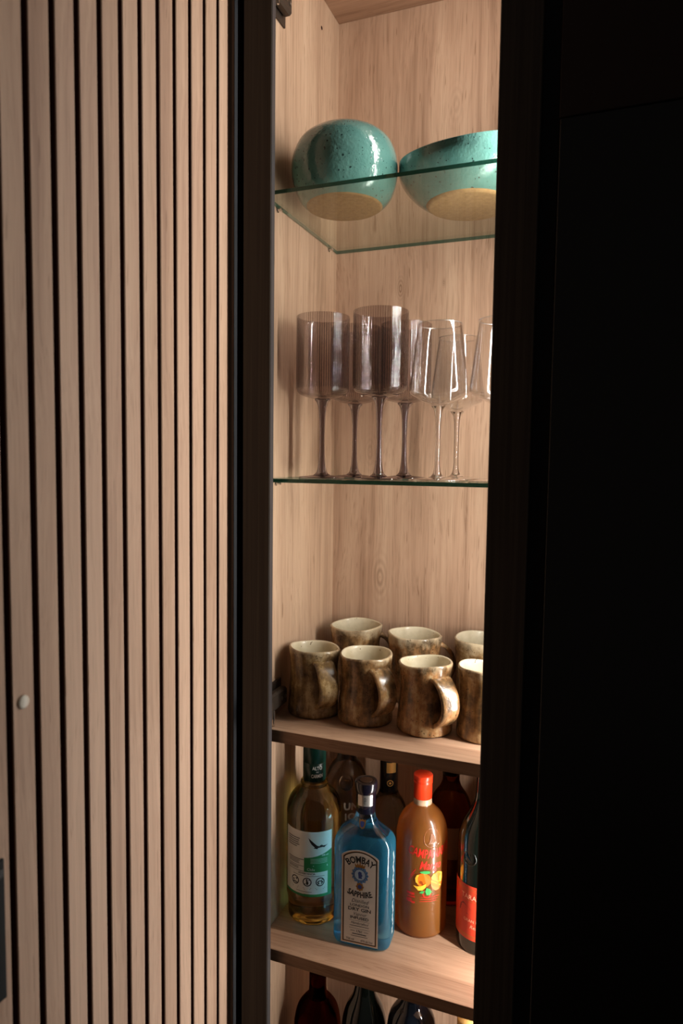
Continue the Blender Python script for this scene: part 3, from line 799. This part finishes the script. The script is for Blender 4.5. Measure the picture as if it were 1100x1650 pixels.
# -- blue gin bottle: rectangular with cut corners
def rounded_rect(w_, d_, c, n=6):
    """outline, chamfered corners of size c softened; counter-clockwise seen from above"""
    pts = []
    for sx, sy, a0 in ((1, -1, -PI / 2), (1, 1, 0), (-1, 1, PI / 2), (-1, -1, PI)):
        cx, cy = sx * (w_ / 2 - c), sy * (d_ / 2 - c)
        for k in range(n + 1):
            a = a0 + PI / 2 * k / n
            pts.append((cx + c * math.cos(a), cy + c * math.sin(a)))
    return pts
def bottle_blue():
    b = thing('gin_bottle', 'square blue gin bottle with dark cap and tall ivory label', 'bottle', (0.1465, 0.0765, Z4 + 0.0002), R_(4))
    Wb, Db, Cc = 0.0900, 0.0540, 0.0155
    secs = [(0.0006, 0.86, 0.80), (0.0030, 0.96, 0.94), (0.0090, 1.0, 1.0), (0.060, 1.0, 1.0), (0.110, 1.0, 1.0), (0.1560, 1.0, 1.0), (0.1620, 0.985, 0.985), (0.1680, 0.93, 0.95), (0.1740, 0.83, 0.88), (0.1790, 0.70, 0.80), (0.1835, 0.56, 0.70), (0.1880, 0.45, 0.63), (0.1940, 0.365, 0.57), (0.2020, 0.325, 0.535), (0.2460, 0.310, 0.515)]
    V, F = [], []
    n = 28
    for z, fx, fy in secs:
        w_, d_ = Wb * fx, Db * fy
        mixr = max(0.0, min(1.0, (z - 0.158) / 0.034))
        rect = rounded_rect(w_, d_, min(Cc, min(w_, d_) / 2 - 0.0004))
        rad = min(w_, d_) / 2
        for i, (px, py) in enumerate(rect):
            a = math.atan2(py, px)
            V.append(((1 - mixr) * px + mixr * (w_ / 2) * math.cos(a), (1 - mixr) * py + mixr * (d_ / 2) * math.sin(a), z))
    for s in range(len(secs) - 1):
        for i in range(n):
            j = (i + 1) % n; F.append((s * n + i, s * n + j, (s + 1) * n + j, (s + 1) * n + i))
    F.append(tuple(range(n))[::-1]); F.append(tuple((len(secs) - 1) * n + i for i in range(n)))
    body = mesh('glass_body', V, F, [M_blueG, M_blueN], b, True, [1 if secs[k // n][0] >= 0.1735 else 0 for k in range(len(secs) * n - n)] + [0, 1])
    body.data.polygons[-1].use_smooth = False; body.data.polygons[-2].use_smooth = False
    # pressed side lettering on the right flank, a twisted white rope of print
    fx = Wb / 2
    rope = []
    zz = 0.020
    while zz < 0.150:
        dy = 0.0024 * math.sin(zz * 900)
        rope.append(([(fx + 0.0003, -0.005 + dy, zz), (fx + 0.0003, 0.000 + dy, zz + 0.0010), (fx + 0.0003, 0.0018 + dy, zz + 0.0042), (fx + 0.0003, -0.003 + dy, zz + 0.0032)], [(0, 1, 2, 3)]))
        zz += 0.0052
    art('side_print', rope, M_white, body)
    cap = lathe('cap', [(0.0138, 0.2045), (0.0148, 0.2045), (0.0148, 0.2160), (0.0152, 0.2165), (0.0152, 0.2345), (0.0163, 0.2360), (0.0172, 0.2420), (0.0172, 0.2500), (0.0160, 0.2525), (0.0120, 0.2525), (0.0110, 0.2512), (0, 0.2512)], M_navycap, b, 40)
    lathe('cap_disc', [(0, 0.2514), (0.0088, 0.2514), (0.0100, 0.2522), (0.0088, 0.2526), (0, 0.2518)], M_capcoil, cap, 28)
    band = art('silver_band', [on_cyl(rect2(-12, 12, 217.5, 234.5, 20), 0.0152, R_(10), 0.0002)], M_silver, cap)
    art('lettering', [on_cyl(text_geo('ITED', 5.0, 0, 226, rot=PI / 2), 0.0152, R_(10), 0.0004)], M_ink, band)
    # neck seal
    cr = [(-5, 199), (-5, 192), (-3.4, 186.5), (0, 184.4), (3.4, 186.5), (5, 192), (5, 199), (2.5, 197.4), (0, 199.2), (-2.5, 197.4)]
    yn = -0.0168
    seal = art('neck_seal', [([(x / 1000, yn - 0.0005 - (0.0028 * (199 - z) / 15), z / 1000) for x, z in cr], [tuple(range(len(cr)))])], M_gold, b)
    art('seal_core', [([(x * 0.6 / 1000, yn - 0.0012 - (0.0028 * (199 - z) / 15), (192 + (z - 192) * 0.6) / 1000) for x, z in cr], [tuple(range(len(cr)))])], M_blued, seal)
    # label on the front face
    yf = -Db / 2
    def labshape(hw_, zb, zs, rise):
        top = [(hw_ * math.cos(a), zs + rise * math.sin(a)) for a in [PI * i / 16 for i in range(17)]]
        top = [(hw_ - 2 * hw_ * i / 18, zs + rise * math.sin(PI * i / 18) ** 0.75) for i in range(19)]
        return poly2([(-hw_, zb), (hw_, zb)] + top)
    lab = art('label', [on_plane(labshape(29.0, 7.0, 145.0, 10.5), yf, 0.0005)], M_offw, b)
    art('gold_border', [on_plane(labshape(26.6, 9.2, 143.2, 10.0), yf, 0.0007)], M_gold, lab)
    art('dark_border', [on_plane(labshape(25.9, 9.9, 142.8, 9.8), yf, 0.00085)], M_ink, lab)
    art('label_field', [on_plane(labshape(24.4, 11.4, 142.0, 9.3), yf, 0.0010)], M_offw, lab)
    L = 0.0013
    ink = [text_geo('BOMBAY', 14.5, 0, 140.5, bold=0.42, xs=0.78, arc=(34, 1)),
           text_geo('SAPPHIRE', 12.5, 0, 86.0, bold=0.40, xs=0.72, arc=(46, -1)),
           text_geo('Distilled', 8.2, 0, 76.0, shear=0.35, xs=0.95), text_geo('LONDON', 5.4, 0, 69.0, bold=0.10, xs=1.25),
           text_geo('DRY GIN', 7.4, 0, 62.6, bold=0.16, xs=1.22), text_geo('Vapour', 7.0, 0, 55.6, shear=0.35),
           text_geo('INFUSED', 6.0, 0, 49.2, bold=0.14, xs=1.25), rect2(-16, 16, 44.8, 45.2),
           text_geo('Handcrafted', 5.4, 0, 41.0, shear=0.35), rect2(-15, 15, 36.2, 37.0), rect2(-16, 16, 32.4, 32.8),
           text_geo('1761', 5.2, 0, 28.4, bold=0.1), rect2(-14, -7, 28.2, 28.8), rect2(7, 14, 28.2, 28.8), rect2(-11, 11, 23.4, 24.6), rect2(-13, 13, 20.2, 20.9),
           text_geo('750 ml', 4.6, -14.2, 14.4, bold=0.06), text_geo('47% alc./vol', 4.6, 11.6, 14.4, bold=0.06, xs=0.85)]
    for g in ink: art('lettering', [on_plane(g, yf, L)], M_ink, lab)
    # round emblem: scalloped wreath, ring, profile, crown and small pendant
    sc_ = poly2([((12.6 + 1.0 * math.cos(14 * a)) * math.cos(a), 117.5 + (13.0 + 1.0 * math.cos(14 * a)) * math.sin(a)) for a in [2 * PI * i / 112 for i in range(112)]])
    em = art('emblem', [on_plane(sc_, yf, L)], M_bluep, lab)
    art('emblem_dark', [on_plane(ring2(0, 117.5, 8.4, 9.4, 32), yf, L + 0.0002), on_plane(poly2([(-2, 112), (3.5, 112), (2.6, 115), (4.2, 117), (2.8, 119), (2.4, 122), (-1, 123), (-3, 120.6), (-2.4, 116.6)]), yf, L + 0.0004),
                        on_plane(disc2(0, 99.0, 3.2), yf, L + 0.0004)] + [on_plane(disc2(11.0 * math.cos(a), 117.5 + 11.2 * math.sin(a), 0.9, n=8), yf, L + 0.0002) for a in [2 * PI * i / 18 for i in range(18)]], M_blued, em)
    art('emblem_field', [on_plane(disc2(0, 117.5, 8.3), yf, L + 0.00015)], plain('pale_emblem', srgb(168, 194, 214), 0.6), em)
    crown = [(-7, 128.5), (-8.6, 134.5), (-5, 131.8), (-4, 136), (-1.6, 132.4), (0, 138.5), (1.6, 132.4), (4, 136), (5, 131.8), (8.6, 134.5), (7, 128.5)]
    pend = poly2([((5.6 + 0.6 * math.cos(8 * a)) * math.cos(a), 99.0 + (6.2 + 0.6 * math.cos(8 * a)) * math.sin(a)) for a in [2 * PI * i / 64 for i in range(64)]])
    art('crown', [on_plane(poly2(crown), yf, L + 0.0001)], M_gold, em)
    art('pendant', [on_plane(pend, yf, L + 0.0002)], M_gold, em)
bottle_blue()

# -- frosted mango bottle with red cap
def bottle_mango():
    R = 0.0405
    b = thing('liqueur_bottle', 'frosted orange liqueur bottle with red cap and painted mangoes', 'bottle', (0.2185, 0.1443, Z4 + 0.0002))
    prof = [(0, 0.0030)] + spline([(0.028, 0.0024), (0.0370, 0.0004), (0.0396, 0.0030), (R, 0.010), (R, 0.060), (R, 0.120), (R, 0.146), (0.0396, 0.158), (0.0365, 0.171), (0.0300, 0.1835), (0.0205, 0.1930), (0.0150, 0.1985), (0.0136, 0.2040)], 4) + [(0.0132, 0.2400), (0, 0.2400)]
    body = lathe('glass_body', prof, M_frost, b, 64)
    lathe('neck', [(0.0138, 0.1990), (0.0148, 0.2000), (0.0141, 0.2085), (0.0136, 0.2088)], M_frostN, b, 40)
    lathe('cap', [(0.0136, 0.2090), (0.0146, 0.2090), (0.0146, 0.2330), (0.0150, 0.2335), (0.0150, 0.2355), (0.0146, 0.2360), (0.0146, 0.2378), (0.0151, 0.2384), (0.0151, 0.2450), (0.0143, 0.2460), (0, 0.2460)], M_redcap, b, 40)
    a0 = R_(28); k = R * 1000 * PI / 180
    U = lambda deg: (deg - 28) * k
    # raised bell medallion on the shoulder
    ring = []
    ca, cz, rr = 38, 160.5, 14.0
    V, F = [], []
    NN, NT_ = 40, 8
    for i in range(NN):
        th = 2 * PI * i / NN
        for j in range(NT_):
            ph = 2 * PI * j / NT_
            u = U(ca) + (rr + 0.8 * math.cos(ph)) * math.cos(th); v_ = cz + (rr + 0.8 * math.cos(ph)) * math.sin(th)
            zz_ = v_ / 1000
            rs = R if zz_ < 0.146 else R - (zz_ - 0.146) ** 2 * 7.5
            ang = a0 + u / 1000 / R; Rr = rs + 0.0008 * math.sin(ph)
            V.append((Rr * math.sin(ang), -Rr * math.cos(ang), zz_))
    for i in range(NN):
        for j in range(NT_):
            F.append((i * NT_ + j, ((i + 1) % NN) * NT_ + j, ((i + 1) % NN) * NT_ + (j + 1) % NT_, i * NT_ + (j + 1) % NT_))
    bell = [(-1.6, 8.4), (1.6, 8.4), (3.4, 6), (4.2, 0), (6, -5.4), (8.2, -8), (-8.2, -8), (-6, -5.4), (-4.2, 0), (-3.4, 6)]
    bv = []
    for lift, sc2 in ((0.0001, 1.0), (0.0011, 0.9)):
        for x, z in bell:
            zz_ = (cz + z * sc2) / 1000; rs = R if zz_ < 0.146 else R - (zz_ - 0.146) ** 2 * 7.5
            ang = a0 + (U(ca) + x * sc2) / 1000 / R; Rr = rs + lift
            bv.append((Rr * math.sin(ang), -Rr * math.cos(ang), zz_))
    nb = len(bell)
    bf = [(i, (i + 1) % nb, nb + (i + 1) % nb, nb + i) for i in range(nb)] + [tuple(nb + i for i in range(nb))]
    mesh('medallion_ring', V, F, M_frost, body, True)
    mesh('bell_relief', bv, bf, M_frost, body, False)
    L = 0.0004
    red = [text_geo('CAMPANARIO', 19.5, U(37), 136.5, bold=0.30, xs=0.60, arc=(120, -1)),
           text_geo('Mango', 18.5, U(34), 118.5, bold=0.15, shear=0.35, xs=0.72),
           bar2(U(-10), 100, U(2), 112, 1.2), bar2(U(-14), 92, U(0), 106, 1.0)]
    for (u0, u1, v0, v1) in ((-18, 0, 70, 74), (-16, 1, 66, 68.4), (-18, -6, 58, 64), (-6, 1, 57, 60)): red.append(rect2(U(u0), U(u1), v0, v1, 6))
    for v0 in (68, 64.6, 61.4): red.append(rect2(U(12), U(56 - (68 - v0)), v0, v0 + 0.7, 10))
    red += [ring2(U(27), 74, 5, 7, 20)]
    art('red_print', [on_cyl(g, R, a0, L) for g in red], M_redp, body)
    art('orange_fruit', [on_cyl(disc2(U(19), 95.5, 11.5, 11, 28), R, a0, L + 0.0002), on_cyl(disc2(U(50), 92, 10.6, 14.5, 28), R, a0, L + 0.0003)], M_mango, body)
    art('yellow_fruit', [on_cyl(poly2([(U(48) - 9, 99), (U(48) - 5, 105), (U(48) + 3, 107.5), (U(48) + 11, 104), (U(48) + 13, 96), (U(48) + 10, 90), (U(48) + 3, 91), (U(48) - 4, 95)]), R, a0, L + 0.0005),
                         on_cyl(poly2([(U(-3), 86), (U(6), 85.4), (U(16), 87), (U(25), 90.5), (U(24), 84.5), (U(17), 79.5), (U(8), 79)]), R, a0, L + 0.0006),
                         on_cyl(poly2([(U(6) - 3.6, 98), (U(6) - 1, 103), (U(6) + 3, 104.8), (U(6) + 0.6, 99), (U(6) + 0.6, 93), (U(6) + 2, 88.6), (U(6) - 2.4, 91.6)]), R, a0, L + 0.0005),
                         on_cyl(bar2(U(36), 94, U(60), 84, 1.3), R, a0, L + 0.0007)], M_mangoy, body)
    art('green_leaves', [on_cyl(poly2([(U(10), 109), (U(20), 110.8), (U(32), 110.4), (U(34), 107), (U(24), 105.6), (U(14), 107)]), R, a0, L + 0.0006),
                         on_cyl(poly2([(U(26), 84), (U(33), 82), (U(38), 77), (U(33), 72), (U(26), 72.4), (U(23), 78)]), R, a0, L + 0.0007),
                         on_cyl(poly2([(U(10), 75.5), (U(16), 79), (U(22), 78.5), (U(18), 74)]), R, a0, L + 0.0006)], M_leaf, body)
bottle_mango()

# -- red label wine bottle
def wine_profile(R, hs, H, rn=0.0142):
    return [(0, 0.006)] + spline([(R * 0.55, 0.003), (R * 0.9, 0.0005), (R, 0.006), (R, 0.05), (R, hs - 0.03), (R, hs - 0.008), (R * 0.955, hs + 0.008), (R * 0.80, hs + 0.026), (R * 0.55, hs + 0.044), (rn * 1.12, hs + 0.060), (rn, hs + 0.078)], 4) + [(rn, H - 0.012), (rn + 0.0012, H - 0.011), (rn + 0.0012, H - 0.002), (rn, H), (0, H)]
def bottle_red_label():
    R = 0.0395
    b = thing('wine_bottle', 'dark wine bottle with an orange red label cut off by the frame', 'bottle', (0.3170, 0.140, Z4 + 0.0002))
    body = lathe('glass_body', wine_profile(R, 0.165, 0.305), M_wineG, b, 64)
    a0 = R_(-4)
    lab = art('label', [on_cyl(rect2(-50, 50, 22, 106, 44), R, a0, 0.0003)], M_redlab, b)
    for v0, t, hw_ in ((100.5, 0.8, 50), (98, 0.5, 50), (28, 0.8, 50), (25.4, 0.6, 50), (94.2, 0.5, 24), (82.4, 0.5, 24)):
        art('gold_line', [on_cyl(rect2(-hw_, hw_, v0, v0 + t, 44), R, a0, 0.0006)], M_gold, lab)
    for g in (text_geo('TARAPACA', 10.5, 0, 88.2, xs=0.95), text_geo('GRAN RESERVA', 6.5, 2, 52), text_geo('Reserva', 7.5, 2, 43, shear=0.35)):
        art('lettering', [on_cyl(g, R, a0, 0.0007)], M_peach, lab)
    hill = poly2([(-30, 62), (-28, 72), (-22, 77), (-16, 74), (-8, 70), (4, 70.5), (18, 68), (30, 66), (30, 60), (14, 60.5), (0, 59), (-14, 61)])
    art('dark_print', [on_cyl(hill, R, a0, 0.0006)], M_dredp, lab)
    # pressed crest on the shoulder
    V, F = [], []
    for i in range(28):
        th = 2 * PI * i / 28
        for j in range(6):
            ph = 2 * PI * j / 6
            u = (10.5 + 0.8 * math.cos(ph)) * math.cos(th); z = 0.148 + (10.5 + 0.8 * math.cos(ph)) * math.sin(th) / 1000
            rs = R - max(0, z - 0.150) ** 2 * 14; ang = R_(-22) + u / 1000 / R; Rr = rs + 0.0011 * math.sin(ph)
            V.append((Rr * math.sin(ang), -Rr * math.cos(ang), z))
    for i in range(28):
        for j in range(6): F.append((i * 6 + j, ((i + 1) % 28) * 6 + j, ((i + 1) % 28) * 6 + (j + 1) % 6, i * 6 + (j + 1) % 6))
    crest = poly2([(-5, 142), (5, 142), (6.5, 150), (4, 154), (1.6, 150.6), (0, 155), (-1.6, 150.6), (-4, 154), (-6.5, 150)])
    mesh('crest_ring', V, F, M_wineG, body, True)
    art('crest', [on_cyl(crest, R, R_(-22), 0.0006)], M_wineG, body)
bottle_red_label()

# -- bottles standing behind
b = thing('embossed_bottle', 'clear embossed bottle with round seal and large letters behind the blue bottle', 'bottle', (0.0620, 0.2160, Z4 + 0.0002))
Rb = 0.038
body = lathe('glass_body', [(0, 0.004)] + spline([(0.025, 0.003), (0.036, 0.0006), (Rb, 0.006), (Rb, 0.08), (Rb, 0.150), (0.0372, 0.170), (0.0335, 0.190), (0.0260, 0.206), (0.0180, 0.216), (0.0155, 0.226)], 4) + [(0.0150, 0.2580), (0, 0.2580)], M_smokyB, b, 56)
lathe('cap', [(0.0152, 0.236), (0.0170, 0.236), (0.0170, 0.262), (0.0160, 0.264), (0, 0.264)], plain('grey_brown_cap', srgb(96, 86, 76), 0.35), b, 36)
V, F = lathe_geo([(0, 0.0024), (0.0075, 0.0024), (0.0085, 0.0032), (0.0108, 0.0032), (0.0118, 0.0016), (0.0118, -0.002)], 32)
a_ = R_(20); rs = 0.0325
mesh('round_seal', [((rs + z) * math.sin(a_) + x * math.cos(a_), -(rs + z) * math.cos(a_) + x * math.sin(a_), 0.186 + yy - z * 0.5) for x, yy, z in V], F, M_smokyB, body, True)
M_pale = plain('pale_print', srgb(150, 138, 122), 0.5)
for ch, u_, v_ in (('U', 1, 146), ('N', 14, 146), ('i', -1, 128), ('O', 9, 128)):
    art('letter', [on_cyl(text_geo(ch, 17, u_, v_, bold=0.7), Rb, R_(22), 0.0006)], M_pale, body)

b = thing('black_cap_bottle', 'spirit bottle with black and gold neck foil behind the gin bottle', 'bottle', (0.1370, 0.2270, Z4 + 0.0002))
body = lathe('glass_body', [(0, 0.004)] + spline([(0.022, 0.003), (0.031, 0.0006), (0.033, 0.006), (0.033, 0.08), (0.033, 0.118), (0.0315, 0.134), (0.0265, 0.148), (0.0190, 0.160), (0.0150, 0.172)], 4) + [(0.0145, 0.236), (0, 0.236)], M_clearB, b, 48)
cap = lathe('neck_foil', [(0.0150, 0.166), (0.0158, 0.166), (0.0158, 0.238), (0.0150, 0.240), (0, 0.240)], M_blackcap, b, 36)
art('gold_print', [on_cyl(rect2(-5, 12, 204, 222, 8), 0.0158, R_(20), 0.0003), on_cyl(ring2(2, 186, 4.2, 5.6, 18), 0.0158, R_(18), 0.0003), on_cyl(disc2(2, 186, 2.2), 0.0158, R_(18), 0.0003)], M_gold, cap)

b = thing('amber_bottle', 'amber spirit bottle with black cap behind the mango bottle', 'bottle', (0.2440, 0.2370, Z4 + 0.0002))
body = lathe('glass_body', [(0, 0.004)] + spline([(0.024, 0.003), (0.034, 0.0006), (0.036, 0.006), (0.036, 0.08), (0.036, 0.140), (0.0345, 0.158), (0.0285, 0.174), (0.0190, 0.188), (0.0142, 0.200)], 4) + [(0.0135, 0.252), (0, 0.252)], M_amberG, b, 48)
cap = lathe('cap', [(0.0137, 0.212), (0.0150, 0.212), (0.0150, 0.254), (0.0142, 0.256), (0, 0.256)], M_blackcap, b, 36)
for v0, v1 in ((224, 226.5), (230, 232), (234, 239)): art('white_mark', [on_cyl(rect2(-0.6, 0.6, v0, v1), 0.0150, R_(28), 0.0003)], M_white, cap)
art('label', [on_cyl(rect2(-22, 34, 80, 134, 20), 0.036, R_(20), 0.0003)], plain('brown_paper', srgb(120, 88, 62), 0.6), body)

b = thing('corner_bottle', 'dark bottle deep in the right corner behind the red labelled one', 'bottle', (0.3250, 0.2400, Z4 + 0.0002))
lathe('glass_body', wine_profile(0.0370, 0.175, 0.300), M_wineG, b, 48)
lathe('neck_foil', [(0.0144, 0.245), (0.0152, 0.245), (0.0160, 0.300), (0.0150, 0.302), (0, 0.302)], M_blackcap, b, 32)

# -- bottles on the lowest visible compartment
b = thing('liquor_bottle', 'round shouldered dark red liquor bottle under the lowest shelf, leftmost', 'bottle', (0.0560, 0.110, Z5 + 0.0002))
body = lathe('glass_body', [(0, 0.004)] + spline([(0.026, 0.003), (0.0365, 0.0006), (0.0385, 0.006), (0.0385, 0.08), (0.0385, 0.150), (0.0375, 0.166), (0.0330, 0.184), (0.0235, 0.198), (0.0160, 0.207), (0.0140, 0.222)], 4) + [(0.0140, 0.276), (0, 0.276)], M_rumG, b, 56)
lathe('cap', [(0.0142, 0.252), (0.0156, 0.252), (0.0156, 0.280), (0.0148, 0.282), (0, 0.282)], M_blackcap, b, 36)
leaf = poly2([(0, 0), (3, 6), (4.4, 13), (3.2, 20), (0, 27), (-2.4, 20), (-3, 12), (-2, 5)])
art('leaf_print', [on_cyl(([(u + 24, v_ + 148) for u, v_ in leaf[0]], leaf[1]), 0.0385, R_(24), 0.0006)], M_cork, body)

b = thing('wine_bottle', 'dark wine bottle with white lined black label under the lowest shelf', 'bottle', (0.1400, 0.105, Z5 + 0.0002))
body = lathe('glass_body', wine_profile(0.0360, 0.190, 0.310), M_wineG, b, 56)
lab = art('label', [on_cyl(band2(lambda u: 70, lambda u: 182 - 0.006 * u * u, -30, 30, 30), 0.0360, R_(19), 0.0003)], M_ink, b)
art('white_line', [on_cyl(band2(lambda u: 178.6 - 0.006 * u * u, lambda u: 179.5 - 0.006 * u * u, -28, 28, 30), 0.0360, R_(19), 0.0006)], M_white, lab)

b = thing('spirit_bottle', 'dark navy bottle with white figures under the lowest shelf', 'bottle', (0.2180, 0.105, Z5 + 0.0002))
body = lathe('glass_body', [(0, 0.004)] + spline([(0.026, 0.003), (0.0365, 0.0006), (0.0385, 0.006), (0.0385, 0.08), (0.0385, 0.185), (0.0380, 0.206), (0.0350, 0.222), (0.0270, 0.236), (0.0180, 0.247), (0.0150, 0.258)], 4) + [(0.0150, 0.305), (0, 0.305)], M_navyG, b, 56)
art('lettering', [on_cyl(text_geo('50 7', 13, -20, 206, bold=0.3), 0.0385, R_(14), 0.0012)], M_grey, body)

b = thing('pale_bottle', 'bottle with beige cap at the bottom right by the black frame', 'bottle', (0.3080, 0.085, Z5 + 0.0002))
body = lathe('glass_body', [(0, 0.004)] + spline([(0.022, 0.003), (0.033, 0.0006), (0.035, 0.006), (0.035, 0.08), (0.035, 0.160), (0.0330, 0.182), (0.0250, 0.202), (0.0150, 0.216), (0.0130, 0.226)], 4) + [(0.0130, 0.250), (0, 0.250)], M_wineG, b, 48)
lathe('cap', [(0.0132, 0.232), (0.0148, 0.232), (0.0148, 0.262), (0.0140, 0.264), (0, 0.264)], M_cork, b, 32)
